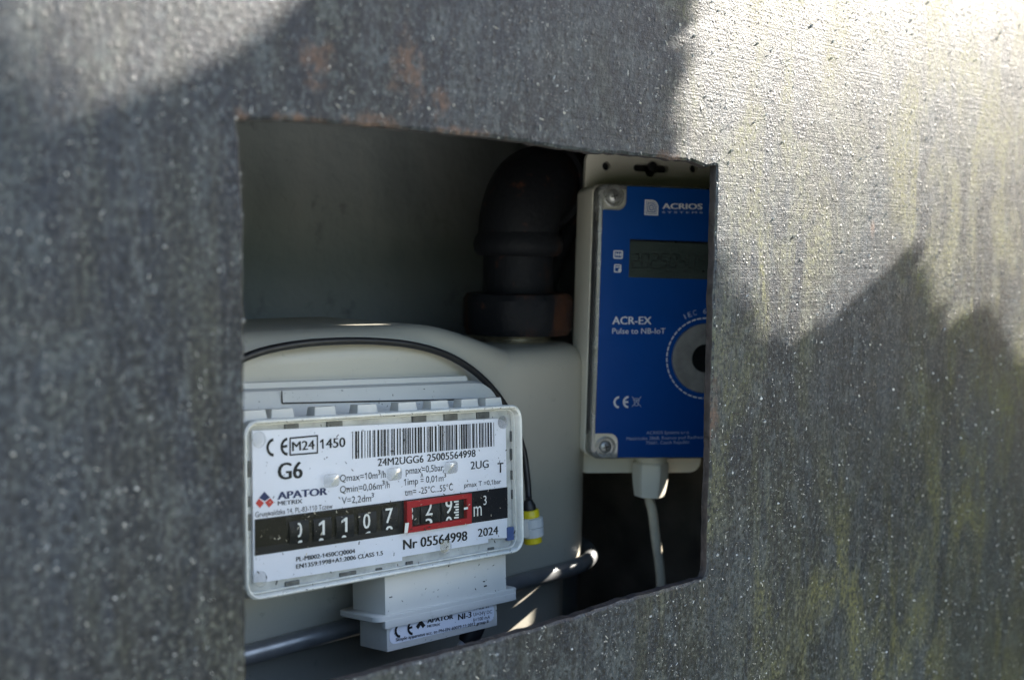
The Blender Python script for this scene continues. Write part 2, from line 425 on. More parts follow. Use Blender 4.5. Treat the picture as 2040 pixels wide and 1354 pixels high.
door = obj('cabinet_door', bd, M['door'], smooth=40)
door.data.materials.append(M['edge'])
for p in door.data.polygons:
    if abs(p.normal.y) > .99: p.use_smooth = False
tag(door, 'weathered dark grey painted steel cabinet door with a rough rectangular viewing cut-out', 'door')

def crumbs(name, spots, mat, label=None, parent=None, mw=None):
    """tiny angular crumbs and fibres: (pos, normal, length, width, height)"""
    V, F = [], []
    for p, nrm, ln, wd, ht in spots:
        nrm = Vector(nrm).normalized(); t = nrm.orthogonal().normalized(); t.rotate(Matrix.Rotation(random.uniform(0, 6.28), 3, nrm)); s = nrm.cross(t)
        k = len(V); p = Vector(p)
        for a, c, h in ((-.5, -.5, -.2), (.5, -.4, -.2), (.45, .5, -.2), (-.5, .4, -.2), (-.2, -.1, 1), (.3, .1, .8)):
            V.append(p + t * (a * ln) + s * (c * wd) + nrm * (h * ht))
        F += [(k, k + 1, k + 5, k + 4), (k + 1, k + 2, k + 5), (k + 2, k + 3, k + 4, k + 5), (k + 3, k, k + 4)]
    o = obj(name, (V, [], F), mat, parent=parent, mw=mw); o['kind'] = 'stuff'
    if label: o['label'] = label
    return o
def inhole(x, z, m=.0):
    # even-odd test against the cut-out outline
    c = False; n = len(pts); j = n - 1
    for i in range(n):
        a, d = pts[i], pts[j]
        if (a.z > z) != (d.z > z) and x < (d.x - a.x) * (z - a.z) / (d.z - a.z) + a.x: c = not c
        j = i
    return c
sp = []
while len(sp) < 26000:
    x, z = random.uniform(-.17, .38), random.uniform(-.2, .18)
    if noise.noise(Vector((x * 60, 0, z * 14))) + noise.noise(Vector((x * 300, 3, z * 90))) * .6 < random.uniform(-.5, .45): continue
    if inhole(x, z): continue
    s = random.paretovariate(2.4) * .00012; s = min(s, .0009)
    el = random.choice((1, 1, 1.4, 2.5, 5)) if s < .0004 else random.choice((1, 1.3))
    sp.append(((x, 0, z), (0, -1, 0), s * el, s, s * random.uniform(.4, .9)))
g = crumbs('paint_grit', sp, M['grit'], 'pale grit and fibres stuck to the weathered door'); g['category'] = 'grit'

# ------------------------------------------------------------------ lettering
_cap = {}
_gl = {}
def raw_text(t):
    cu = bpy.data.curves.new('t', 'FONT'); cu.body = t; cu.size = 1; cu.resolution_u = 3
    o = bpy.data.objects.new('t', cu); col.objects.link(o); bpy.context.view_layer.update()
    me = bpy.data.meshes.new_from_object(o.evaluated_get(bpy.context.evaluated_depsgraph_get()))
    V = [(v.co.x, v.co.y) for v in me.vertices]; F = [tuple(p.vertices) for p in me.polygons]
    bpy.data.objects.remove(o); bpy.data.curves.remove(cu); bpy.data.meshes.remove(me)
    return V, F
def glyph(ch):
    """(verts, faces, advance) of one character; 1 gets its flag"""
    if ch not in _gl:
        if 'HH' not in _gl: _gl['HH'] = max(v[0] for v in raw_text('HH')[0])
        adv = max(v[0] for v in raw_text('H' + ch + 'H')[0]) - _gl['HH']
        if ch == '1':
            h = cap_h(); adv = glyph('0')[2]; x = adv * .62; t = h * .115
            V = [(x - t, 0), (x, 0), (x, h), (x - t, h), (x - t * .2, h), (adv * .16, h * .70), (adv * .16, h * .84), (x - t, h * .80)]
            V = [(x - t, 0), (x, 0), (x, h), (x - t * .75, h), (x - t, h * .78), (adv * .14, h * .66), (adv * .14, h * .80), (x - t * .75, h)]
            F = [(0, 1, 2, 3, 4), (3, 6, 5, 4)]
        else: V, F = raw_text(ch) if ch != ' ' else ([], [])
        _gl[ch] = (V, F, adv)
    return _gl[ch]
def text_mesh(t, bold=0.0):
    V, F, x = [], [], 0.0
    st = [0.0] if not bold else [-bold, 0.0, bold]
    for ch in t:
        gv, gf, adv = glyph(ch)
        for k, dx in enumerate(st):
            n = len(V); V += [(a + x + dx, c, k * 1.0) for a, c in gv]; F += [tuple(q + n for q in f) for f in gf]
        x += adv
    me = bpy.data.meshes.new('t'); me.from_pydata(V, [], F); me.update(); return me
def cap_h():
    if 'h' not in _cap:
        _cap['h'] = max(v[1] for v in raw_text('H')[0])
    return _cap['h']
def letter(name, s, p0, p1, cap, y, mat, parent, F, bold=0.0, clip=None):
    """lettering from local point p0 to p1 (ink, on the baseline), capital height cap, on the plane local y"""
    me = text_mesh(s, bold); xs = [v.co.x for v in me.vertices]; x0, x1 = min(xs), max(xs)
    p0, p1 = Vector(p0), Vector(p1); d = p1 - p0; L = d.length; d /= L; up = Vector((-d.y, d.x))
    sx, sz = L / (x1 - x0), cap / cap_h()
    b = bmesh.new(); b.from_mesh(me); bpy.data.meshes.remove(me)
    for v in b.verts:
        q = p0 + d * ((v.co.x - x0) * sx) + up * (v.co.y * sz); v.co = Vector((q.x, y - v.co.z * .000012, q.y))
    if clip:
        for ax, val, sg in clip:
            nn = Vector((sg, 0, 0)) if ax == 'x' else Vector((0, 0, sg))
            co = Vector((val, 0, 0)) if ax == 'x' else Vector((0, 0, val))
            bmesh.ops.bisect_plane(b, geom=b.verts[:] + b.edges[:] + b.faces[:], plane_co=co, plane_no=nn, clear_outer=True)
    if not b.faces: b.free(); return
    return obj(name, b, mat, parent, F, smooth='keep')
def arcs(name, cx, cz, r, wd, a0, a1, y, mat, parent, F, sx=1.0, bm=None, n=20):
    b = bm or bmesh.new(); A = []
    for i in range(n + 1):
        t = R_(a0 + (a1 - a0) * i / n); c, s = math.cos(t), math.sin(t)
        A.append((b.verts.new((cx + c * r * sx, y, cz + s * r)), b.verts.new((cx + c * (r - wd) * sx, y, cz + s * (r - wd)))))
    for i in range(n): b.faces.new((A[i][0], A[i + 1][0], A[i + 1][1], A[i][1]))
    if bm is None: return obj(name, b, mat, parent, F)
def bar(b, p, q, wd, y):
    p, q = Vector(p), Vector(q); d = (q - p).normalized(); n = Vector((-d.y, d.x)) * wd / 2
    poly([p + n, p - n, q - n, q + n], y, bm=b)
def ce_mark(pc, pe, h, y, mat, parent, F, sx=1.0, th=.15, slope=0):
    b = bmesh.new(); r = h / 2; wd = h * th
    arcs('', pc[0], pc[1], r, wd, 95, 265, y, mat, parent, F, sx, b)
    arcs('', pe[0], pe[1], r, wd, 95, 265, y, mat, parent, F, sx, b)
    bar(b, (pe[0] - r * sx + wd * .5, pe[1]), (pe[0] - r * .1 * sx, pe[1] + slope), wd * .9, y)
    return obj('ce_mark', b, mat, parent, F)

# ------------------------------------------------------------------ gas meter
gm = empty('gas_meter', MF, 'off-white diaphragm gas meter with a boxed counter showing 01107,829', 'gas meter')
# casing in its own upright frame
def plan(x0, x1, y0, y1, r, i, n=10):
    return rrect(x0 + i, x1 - i, y0 + i, y1 - i, max(r - i, .002), n)
def shell(x0, x1, y0, y1, r, levels):
    return loft([[(x, y, z) for x, y in plan(x0, x1, y0, y1, r, i)] for z, i in levels])
def edge(zt, rd, n=6): return [(zt - rd + rd * math.sin(R_(90 * k / n)), rd - rd * math.cos(R_(90 * k / n))) for k in range(n + 1)]
K0 = -.0387
CXR = .150; CY0, CY1 = .031, .118
obj('upper_shell', shell(-.145, CXR, CY0, CY1, .034, [(-.050, 0)] + edge(.0405, .010)), M['shell'], gm, KF, smooth=40)
hl = []
for k in range(41):
    x = -.15 + .262 * k / 40; f = min(1, max(0, (x - .035) / .075)); f = f * f * (3 - 2 * f)
    zt, ya, yb, rh = .0525 - .0150 * f, CY0 - .004 + .007 * f, .105 - .004 * f, .011 - .003 * f
    hl.append([(x, ya, -.03)] + [(x, ya + rh - rh * math.cos(R_(a)), zt - rh + rh * math.sin(R_(a))) for a in range(0, 91, 15)] + [(x, yb - rh + rh * math.sin(R_(a)), zt - rh + rh * math.cos(R_(a))) for a in range(0, 91, 15)] + [(x, yb, -.03)])
obj('top_hump', loft(hl), M['shell'], gm, KF, smooth=40)
obj('lower_shell', shell(-.143, CXR - .002, CY0 + .010, CY1 - .004, .032, [(-.20, .012), (-.19, 0), (-.052, 0)]), M['shell'], gm, KF, smooth=40)
loops = []
for k in range(13):
    a = 2 * math.pi * k / 12
    loops.append([(x, y, -.0515 + .0034 * math.sin(a)) for x, y in plan(-.145, CXR, CY0, CY1, .034, -.0040 - .0030 * math.cos(a))])
bb = bmesh.new(); LL = [[bb.verts.new(p) for p in lp] for lp in loops[:-1]]; LL.append(LL[0])
for A, B in zip(LL, LL[1:]):
    for i in range(len(A)): bb.faces.new((A[i], A[(i + 1) % len(A)], B[(i + 1) % len(A)], B[i]))
obj('crimp_band', bb, M['crimp'], gm, KF, smooth=60)
# index housing behind the counter window
HB = .0535 / 2
hs = obj('index_housing', rbox(-.061, .058, -.024, HB - .0015, .008, .030, .004, .001), M['plastic'], gm, MF, smooth=40)
bk = obj('housing_back', rbox(-.075, .0675, -.030, .0355, .0165, .034, .014, .003, 8), M['plastic'], gm, MF, smooth=40)
# panel seam pressed into the housing
pz = on(MFi, 562, 803, .0163); pz2 = on(MFi, 925, 795, .0163)
b = bmesh.new(); bar(b, on(MFi, 561, 778, .0163), pz, .0005, .0162); bar(b, pz, pz2, .0005, .0162)
obj('panel_seam', b, M['hole'], bk, MF)
b = rbox(-.08, .052, .0345, .0375, .020, .036, .0014, .0006); obj('housing_lip', b, M['plastic'], bk, MF, smooth=40)
for u in (500, 555, 640, 724, 804, 868, 928, 976):
    x = on(MFi, u, 825, .006).x
    bx = box(x - .0046, x + .0046, .0035, .0085, HB - .002, HB + .0028, .0004)
    for v in bx.verts:
        if v.co.z > HB: v.co.x = x + (v.co.x - x) * .86; v.co.y = .006 + (v.co.y - .006) * .8
    obj('housing_nub', bx, M['plastic'], hs, MF, smooth=30)
# frame
fr = obj('index_frame', ring(rrect(-.060, .060, -HB, HB, .0052), rrect(-.0588, .0588, -HB + .0012, HB - .0012, .0042), 0, .0085, .0005), M['rim'], gm, MF, smooth=50)
bd2 = obj('index_bed', poly(rrect(-.0586, .0586, -HB + .0014, HB - .0014, .004), .0044, .002), M['band'], gm, MF)
obj('inner_lip', ring(rrect(-.0585, .0585, -HB + .0015, HB - .0015, .0039), rrect(-.0581, .0581, -HB + .0019, HB - .0019, .0036), .0026, .0043, .0001), M['rim'], fr, MF, smooth=50)
def c1(x, y): return (480 + x / 3.385, 780 + y / 3.385)
LY = .0034
def L1(x, y, yy=LY): return on(MFi, *c1(x, y), yy)
lab = obj('index_label', poly([L1(*p) for p in ((76, 263), (1735, 181), (1785, 200), (1797, 985), (1668, 990), (1668, 1016), (1088, 1112), (1088, 1138), (180, 1280), (88, 1286))], LY, .0008), M['white'], gm, MF)
for (x, y, wx, hy) in ((345, 238, 95, 40), (635, 222, 105, 40), (1205, 180, 95, 40), (1418, 170, 90, 38), (1635, 158, 85, 38), (58, 520, 22, 110), (58, 740, 22, 70), (60, 880, 24, 110), (1832, 300, 24, 70), (1830, 420, 22, 70), (1835, 560, 22, 60), (1838, 690, 20, 60), (350, 1305, 95, 46), (725, 1245, 110, 46), (1140, 1166, 45, 40), (935, 1205, 40, 30), (1690, 1068, 40, 32)):
    a = L1(x - wx / 2, y - hy / 2, .0038); c = L1(x + wx / 2, y + hy / 2, .0038)
    obj('clip', box(min(a.x, c.x), max(a.x, c.x), .0038, .0045, min(a.y, c.y), max(a.y, c.y), .0002), M['clip'], bd2, MF)
INK = LY - .00012
def T(s, a, bq, cap, mat='ink', bold=0.0, parent=None, y=INK, clip=None, name='lettering'):
    p0, p1 = L1(*a, y), L1(*bq, y); h = (L1(a[0], a[1] - cap, y) - p0).length
    return letter(name, s, p0, p1, h, y, M[mat], parent or lab, MF, bold, clip)
pc, pe = L1(222, 374), L1(316, 369); hh = (L1(222, 312) - L1(222, 437)).length
ce_mark(pc, pe, hh, INK, M['ink'], lab, MF, 1.0, .16, .0002)
b = bmesh.new(); q = [L1(330, 313), L1(514, 296), L1(514, 411), L1(330, 426)]
for i in range(4):
    e = (q[(i + 1) % 4] - q[i]).normalized() * .00025; bar(b, q[i] - e, q[(i + 1) % 4] + e, .0005, INK - .00001 * i)
obj('lettering_box', b, M['ink'], lab, MF)
T('M24', (345, 400), (497, 386), 62, bold=.02)
T('1450', (533, 385), (705, 370), 64, bold=.02)
T('24M2UGG6', (922, 501), (1232, 475), 50, bold=.015)
T('25005564998', (1256, 471), (1583, 437), 50, bold=.015)
T('G6', (247, 594), (417, 580), 112, bold=.03)
def sup(a, bq, cap): T('3', a, bq, cap, bold=.01)
T('Qmax=10m', (668, 606), (921, 583), 46); sup((924, 560), (941, 558), 32); T('/h', (944, 580), (976, 577), 46)
T('Qmin=0,06m', (668, 682), (950, 655), 46); sup((952, 630), (969, 628), 32); T('/h', (972, 650), (1003, 647), 46)
T('V=2,2dm', (680, 757), (878, 737), 46); sup((880, 712), (897, 710), 30)
T('pmax=0,5bar', (1112, 556), (1366, 531), 46)
T('1imp', (1100, 631), (1195, 621), 44); T('=', (1212, 621), (1232, 619), 46); T('^', (1212, 600), (1230, 598), 52); T('0,01m', (1248, 613), (1366, 602), 44); sup((1368, 577), (1384, 575), 28)
T('tm= -25°C...55°C', (1106, 701), (1430, 662), 44)
T('2UG', (1549, 523), (1671, 510), 52, bold=.01)
T('T', (1730, 546), (1770, 543), 66, bold=.02)
T('pmax T =0,1bar', (1507, 645), (1755, 618), 32)
T('APATOR', (245, 727), (584, 693), 50, 'navy', .045)
T('METRIX', (248, 766), (415, 750), 28, 'ink', .02)
T('Grunwaldzka 14, PL-83-110 Tczew', (97, 846), (618, 786), 36)
obj('emblem_top', poly([L1(157, 672), L1(195, 712), L1(158, 737), L1(121, 714)], INK), M['navy'], lab, MF)
obj('emblem_side', poly([L1(97, 752), L1(120, 719), L1(155, 748), L1(127, 783)], INK), M['brick'], lab, MF)
obj('emblem_side', poly([L1(160, 745), L1(196, 716), L1(221, 744), L1(188, 780)], INK), M['brick'], lab, MF)
T('Nr 05564998', (1093, 1064), (1527, 1000), 66, bold=.03)
T('2024', (1598, 978), (1735, 958), 54, bold=.02)
T('PL-MI002-1450CQ0004', (372, 1144), (770, 1086), 30, bold=.025)
T('EN1359:1998+A1:2006 CLASS 1.5', (372, 1193), (958, 1099), 30, bold=.025)
# barcode
b = bmesh.new(); rb = random.Random(3); t = 0.0
BA, BB, BC, BD = L1(750, 268), L1(1711, 205), L1(1713, 366), L1(750, 453)
while t < .995:
    wd = rb.choice((1, 1, 2, 2, 3)) * .0042; wd = min(wd, 1 - t)
    e = t + wd
    poly([BA.lerp(BB, t), BD.lerp(BC, t), BD.lerp(BC, e), BA.lerp(BB, e)], INK, bm=b)
    t = e + rb.choice((1, 1, 1, 2, 3)) * .0044
obj('barcode', b, M['ink'], lab, MF)
# counter band, drums and red decimal frame
cb = obj('counter_band', poly([L1(*p) for p in ((92, 860), (1796, 641), (1797, 849), (92, 1106))], INK), M['black'], gm, MF)
Y1 = INK - .00012
obj('counter_window', poly([L1(*p) for p in ((92, 872), (1062, 748), (1062, 918), (92, 1050))], Y1), M['brown'], cb, MF)
def drum(xc, yt, yb, ch, wd, clip=None, nxt=None, pz=None, dw=48):
    """one number drum: a convex strip with its digit"""
    sl_ = -.128; hw = wd / 2
    b = bmesh.new(); rows = []
    for i in range(7):
        f = i / 6; yy = yt + (yb - yt) * f; bow = .0005 * (1 - (2 * f - 1) ** 2)
        A = L1(xc - hw, yy - hw * sl_, Y1); B = L1(xc + hw, yy + hw * sl_, Y1)
        rows.append((b.verts.new((A.x, Y1 - .0001 - bow, A.y)), b.verts.new((B.x, Y1 - .0001 - bow, B.y))))
    for A, B in zip(rows, rows[1:]): b.faces.new((A[0], A[1], B[1], B[0]))
    d = obj('number_drum', b, M['drum'], cb, MF)
    yd = Y1 - .0008
    if ch:
        base = pz or (yb - 30); h = 98
        T(ch, (xc - dw / 2, base - dw / 2 * sl_), (xc + dw / 2, base + dw / 2 * sl_), h, 'digit', .012, d, yd, clip, 'digit')
    if nxt:
        z0 = L1(xc, yb, yd).y + .0001
        T(nxt, (xc - dw / 2, (base + 118) - dw / 2 * sl_), (xc + dw / 2, (base + 118) + dw / 2 * sl_), 96, 'digit', .012, d, yd, [('z', z0, -1)] + (clip or []), 'digit')
xl = L1(374, 930, Y1).x
drum(388, 868, 1020, '0', 130, [('x', xl, -1)], '1', 980)
drum(545, 850, 1002, '1', 120, None, '2', 965, 40)
drum(698, 832, 982, '1', 120, None, '2', 945, 40)
drum(848, 812, 955, '0', 120, None, '1', 920)
drum(1000, 785, 930, '7', 105, None, '8', 882, 50)
rf = obj('red_frame', ring([L1(*p) for p in ((1097, 738), (1533, 682), (1533, 885), (1097, 950))], [L1(*p) for p in ((1131, 779), (1499, 716), (1500, 848), (1132, 908))], Y1 - .0016, Y1 + .0001, .0001), M['red'], gm, MF)
obj('red_window', poly([L1(*p) for p in ((1120, 768), (1510, 706), (1512, 858), (1122, 918))], Y1), M['drum'], rf, MF)
xr = L1(1133, 830, Y1 - .0008).x
sv = cb; cb = rf
drum(1136, 782, 905, '8', 76, [('x', xr, -1)], None, 872, 50)
drum(1268, 758, 888, '2', 120, [('z', L1(1268, 752, Y1).y, 1)], '3', 832, 48)
drum(1402, 735, 868, '9', 110, None, '0', 818, 46)
cb = sv
b = bmesh.new()
for i in range(7):
    y0 = 738 + i * 18; bar(b, L1(1437 + (i % 2) * 10, y0 + 3, Y1 - .0009), L1(1469, y0, Y1 - .0009), .00055, Y1 - .0009)
obj('tick_marks', b, M['digit'], rf, MF)
b = bmesh.new(); bar(b, L1(1504, 787, Y1 - .0017), L1(1531, 783, Y1 - .0017), .0008, Y1 - .0017); obj('pointer_line', b, M['digit'], rf, MF)
T('m', (1570, 841), (1624, 833), 100, 'digit', 0, cb, Y1); T('3', (1636, 763), (1657, 760), 62, 'digit', 0, cb, Y1)
obj('decimal_comma', poly([L1(*p) for p in ((1082, 882), (1108, 878), (1098, 946), (1076, 950))], Y1 - .0017), M['digit'], rf, MF)
# clear cover with moulded pips
pane = obj('clear_cover', poly(rrect(-.0587, .0587, -HB + .0013, HB - .0013, .0040), .0012), M['pane'], gm, MF)
for (x, y, rx, rz) in ((610, 598, 32, 24), (1035, 553, 32, 24), (1416, 510, 30, 24)):
    p = L1(x, y, .0018); b = rbox(p.x - .0031, p.x + .0031, p.y - .0021, p.y + .0021, .00135, .0021, .0014, .0004)
    obj('moulded_pip', b, M['clear'], pane, MF, smooth=50)
for (x, y) in ((1770, 205), (1385, 1045), (122, 322), (130, 1262)):
    p = L1(x, y, .0018); b = lathe([(.0023, .0024), (.0024, .0017), (.0021, .00135), (.0012, .00145), (.0009, .0021)], 24, 'y')
    for v in b.verts: v.co += Vector((p.x, 0, p.y))
    obj('moulded_pip', b, M['clear'], pane, MF, smooth=50)
obj('blue_tab', box(L1(1792, 930).x, L1(1835, 930).x, .0030, .0040, L1(1810, 1000).y, L1(1810, 912).y), M['tab'], gm, MF)
# sealed plug on the right flank
pq = on(MFi, 1058, 1046, .016); pp = MF @ Vector((pq.x, .016, pq.y))
obj('plug_arm', box(.056, pq.x, .0135, .0185, pq.y - .004, pq.y + .003, .0005), M['plastic'], hs, MF, smooth=30)
PLF = Matrix.Translation(pp) @ MF.to_3x3().to_4x4() @ Matrix.Rotation(R_(-8), 4, 'Y') @ Matrix.Scale(.74, 4)
plug = obj('plug_collar', lathe([(.0040, -.0060), (.0062, -.0055), (.0064, -.0012), (.0060, -.0008), (.0066, -.0004), (.0066, .0040), (.0050, .0046)], 28), M['pale'], gm, PLF, smooth=35)
obj('plug_cap', lathe([(.0048, .0044), (.0050, .0046), (.0050, .0078), (.0046, .0084), (.0030, .0086)], 24), M['yellow'], plug, PLF, smooth=35)
obj('plug_base', lathe([(.0040, -.0095), (.0048, -.009), (.0048, -.0058), (.0046, -.0056)], 24), M['yellow'], plug, PLF, smooth=35)
obj('plug_boot', lathe([(.0036, .0084), (.0036, .0105), (.0022, .0135), (.0018, .0136)], 20), M['rubber'], plug, PLF, smooth=35)

# ------------------------------------------------------------------ black lead looping round the meter
def on3(Fi, F, u, v, y): p = on(Fi, u, v, y); return F @ Vector((p.x, y, p.y))
lead = [on3(MFi, MF, u, v, y) for u, v, y in ((400, 758, .014), (490, 711, .016), (560, 691, .018), (640, 681, .019), (735, 679, .020), (820, 687, .020), (890, 707, .020), (945, 740, .020), (990, 785, .020), (1022, 838, .020), (1042, 895, .020), (1050, 950, .019), (1053, 990, .018))] + [PLF @ Vector((0, 0, .0125))]
tag(obj('black_lead', tube(spline(lead, 8), .0013, 10), M['rubber'], smooth=60), 'thin black lead looping over the gas meter to a yellow plug', 'cable')

# ------------------------------------------------------------------ clip-on pulse sensor under the counter
ps = empty('pulse_sensor', MF @ Matrix.Translation((.02, .004, -.03)), 'small pale grey pulse sensor marked NI-3 clipped under the meter counter', 'sensor')
def c5(x, y): return (680 + x / 5.368, 1100 + y / 5.368)
SY = .0050
def S(x, y, yy=SY): return on(MFi, *c5(x, y), yy)
ua, ub, uc = S(465, 290), S(1760, 40), S(465, 665)
ux0, ux1 = ua.x, ub.x; uz1 = -HB + .001; uz0 = (S(465, 665).y + S(1760, 385).y) / 2
obj('sensor_neck', box(ux0, ux1, SY, SY + .017, uz0 - .002, uz1, .0004), M['plastic'], ps, MF, smooth=30)
fx0, fx1 = S(440, 700).x, S(1840, 420).x
fl = rbox(fx0 - .001, fx1 + .0015, uz0 - .0020, uz0 - .0002, SY - .0016, SY + .020, .0006, .0003)
fl.free()
lp = []
for z, i in ((uz0 - .0022, .0003), (uz0 - .0019, 0), (uz0 - .0005, 0), (uz0 - .0002, .0003)):
    lp.append([(x, y, z) for x, y in rrect(fx0 - .0035 + i, fx1 + .002 - i, SY - .0012 + i, SY + .020 - i, .003, 5)])
obj('sensor_flange', loft(lp), M['plastic'], ps, MF, smooth=40)
sz0 = uz0 - .0022 - (S(440, 690).y - S(440, 770).y) * .95
obj('sensor_skirt', box(fx0, fx1, SY - .0014, SY + .0006, sz0, uz0 - .0018, .0003), M['plastic'], ps, MF, smooth=30)
lx0, lx1 = S(495, 760).x, S(1672, 520).x; lz0 = (S(495, 1050).y + S(1672, 800).y) / 2
sb = obj('sensor_body', box(lx0, lx1, SY + .0004, SY + .0145, lz0, uz0 - .002, .0004), M['plastic'], ps, MF, smooth=30)
SL = SY + .0004 - .00018
def S2(x, y): return S(x, y, SL)
a, c = S2(515, 775), S2(1632, 545); a2, c2 = S2(520, 975), S2(1635, 735)
slab = obj('sensor_label', poly(rrect(a.x, c.x, (a2.y + c2.y) / 2, (a.y + c.y) / 2 - .0003, .0022), SL, .0001), M['white'], ps, MF)
SI = SL - .00012
def TS(s, a, bq, cap, mat='ink', bold=0.0):
    p0, p1 = S(*a, SI), S(*bq, SI); h = (S(a[0], a[1] - cap, SI) - p0).length
    return letter('lettering', s, p0, p1, h, SI, M[mat], slab, MF, bold)
ce_mark(S(635, 828), S(768, 800), (S(635, 745) - S(635, 907)).length, SI, M['ink'], slab, MF, 1.0, .17, .0002)
TS('APATOR', (918, 755), (1198, 705), 48, bold=.04); TS('METRIX', (918, 800), (1057, 778), 26, bold=.02)
TS('NI-3', (1248, 722), (1392, 690), 62, bold=.03)
TS('Pi=0.6 W', (1418, 617), (1582, 590), 36); TS('Ui=24V DC', (1412, 680), (1612, 646), 36); TS('Ii=100 mA', (1412, 738), (1590, 704), 36)
TS('Simple apparatus acc. to PN-EN 60079-11:2012 group II', (582, 948), (1572, 748), 34, bold=.01)
obj('emblem', poly([S(850, 716, SI), S(900, 775, SI), S(872, 808, SI), S(848, 775, SI), S(822, 820, SI), S(797, 790, SI)], SI), M['ink'], slab, MF)
bt = S(1335, 870, SY + .007)
obj('cable_boot', tube([MF @ Vector((bt.x + .0035, SY + .006, lz0 + .001)), MF @ Vector((bt.x + .001, SY + .006, lz0 - .003)), MF @ Vector((bt.x - .001, SY + .007, lz0 - .0055))], .003, 12, rad=[.0042, .0040, .0026]), M['rubber'], ps, Matrix.Identity(4), smooth=50)
tag(obj('sensor_cable', tube(spline([MF @ Vector((bt.x - .001, SY + .007, lz0 - .005)), MF @ Vector((bt.x - .003, SY + .007, lz0 - .012)), MF @ Vector((bt.x - .005, SY + .008, lz0 - .05)), MF @ Vector((bt.x - .003, SY + .02, lz0 - .13))]), .0020, 10), M['pale'], smooth=60), 'pale grey cable hanging from the pulse sensor under the meter', 'cable')

# ------------------------------------------------------------------ gas pipe rising from the meter
PY = .125; PX = at_y(1031, 620, PY).x
PF = Matrix.Translation((PX, PY, 0))
gp = empty('gas_pipe', PF, 'rusty black iron gas pipe elbow with union nut above the meter', 'pipe')
dep = CF.dot(Vector((PX, PY, 0)) - CAM)
def pzv(v): return at_y(1031, v, PY).z
pr = lambda px: px * dep / FPX
z_th0, z_n0, z_n1, z_c1, z_b0, z_b1 = -.004, pzv(664), pzv(582), pzv(492), pzv(505), pzv(470)
prof = []
z = z_th0
while z < z_n0 + .002: prof += [(pr(64), z), (pr(68), z + .0007)]; z += .0014
obj('threaded_nipple', lathe(prof, 32), M['bright'], gp, PF, smooth=60)
nb_ = bmesh.new(); rr = pr(113)
loops = []
for z, k in ((z_n0, .90), (z_n0 + .003, 1.0), (z_n1 - .003, 1.0), (z_n1 - .0005, .9), (z_n1, .80)):
    lp = []
    for i in range(48):
        a = 2 * math.pi * i / 48; o8 = math.cos(math.pi / 8) / math.cos(((a + .2) % (math.pi / 4)) - math.pi / 8)
        rad = rr * k * (.93 * o8 + .07) if k > .95 else rr * k
        lp.append((rad * math.cos(a), rad * math.sin(a), z))
    loops.append(lp)
obj('union_nut', loft(loops, bm=nb_), M['nut'], gp, PF, smooth=30)
obj('collar', lathe([(pr(72), z_n1 - .001), (pr(70), z_n1 + .004), (pr(70), z_b0 + .002)], 36), M['pipe'], gp, PF, smooth=40)
# elbow: up, then bending away to the right
er = pr(80); bend = er * 1.2; zc = pzv(282) - bend - er
hd = Vector((.95, .31, 0)).normalized()
path = [Vector((0, 0, z_b0)), Vector((0, 0, z_b0 + .002)), Vector((0, 0, zc))]
for i in range(1, 13):
    a = R_(90 * i / 12); path.append(Vector((0, 0, zc)) + hd * (bend * (1 - math.cos(a))) + Vector((0, 0, bend * math.sin(a))))
path += [path[-1] + hd * .006, path[-1] + hd * .010]
el = obj('elbow', tube(path, er, 32), M['pipe'], gp, PF, smooth=50)
obj('elbow_bead', lathe([(pr(78), z_b0 - .001), (pr(87), z_b0 + .001), (pr(90), (z_b0 + z_b1) / 2), (pr(87), z_b1 - .001), (pr(79), z_b1 + .002)], 36), M['pipe'], el, PF, smooth=50)
e0 = path[-1]
obj('elbow_bead', tube([e0 - hd * .006, e0 - hd * .005, e0 - hd * .001, e0], er, 32, rad=[er, er * 1.12, er * 1.12, er]), M['pipe'], el, PF, smooth=50)
obj('branch_pipe', tube([e0, e0 + hd * .01, e0 + hd * .03], er * .84, 28), M['pipe'], gp, PF, smooth=50)
obj('rear_strap', tube(spline([Vector((.030, .012, .005)), Vector((.036, .012, .035)), Vector((.046, .008, .060)), Vector((.048, .006, .10))]), .0035, 10), M['pipe'], gp, PF, smooth=50)

# ------------------------------------------------------------------ pulse transmitter
pt_ = empty('pulse_transmitter', DF, 'cream boxed pulse transmitter with blue front plate, dark display and clear lid', 'transmitter')
W2, H2 = .033, .063
def c6(x, y): return (1180 + x / 6.768, 360 + y / 6.768)
def c7(x, y): return (1180 + x / 3.868, 580 + y / 3.868)
base = obj('enclosure', rbox(-W2 - .002, W2 + .002, -H2 - .0012, H2 + .0012, .0125, .041, .004, .0008), M['cream'], pt_, DF, smooth=40)
# mounting plate with holes
bp = bmesh.new(); edges = []
def pl(pts_, y):
    v = [bp.verts.new((x, y, z)) for x, z in pts_]
    for i in range(len(v)): edges.append(bp.edges.new((v[i], v[(i + 1) % len(v)])))
FY = .036
fz1 = H2 + .020; fz0 = -H2 - .0135
pl(rrect(-W2 + .0005, W2 - .0005, fz0, fz1, .006), FY)
def circ(cx, cz, r, n=16): return [(cx + r * math.cos(2 * math.pi * i / n), cz + r * math.sin(2 * math.pi * i / n)) for i in range(n)]
h1, h2, h3 = on(DFi, 1208, 331, FY), on(DFi, 1297, 336, FY), on(DFi, 1382, 336, FY)
pl(circ(h1.x, h1.y, .0021), FY); pl(circ(h3.x, h3.y, .0021), FY)
key = rrect(h2.x - .0090, h2.x + .0090, h2.y - .0017, h2.y + .0019, .0017, 4); key = key[:10] + key[10:15] + [(h2.x - .0030, h2.y - .0018), (h2.x - .0022, h2.y - .0036), (h2.x, h2.y - .0042), (h2.x + .0022, h2.y - .0036), (h2.x + .0030, h2.y - .0018)] + key[15:]
pl(key, FY)
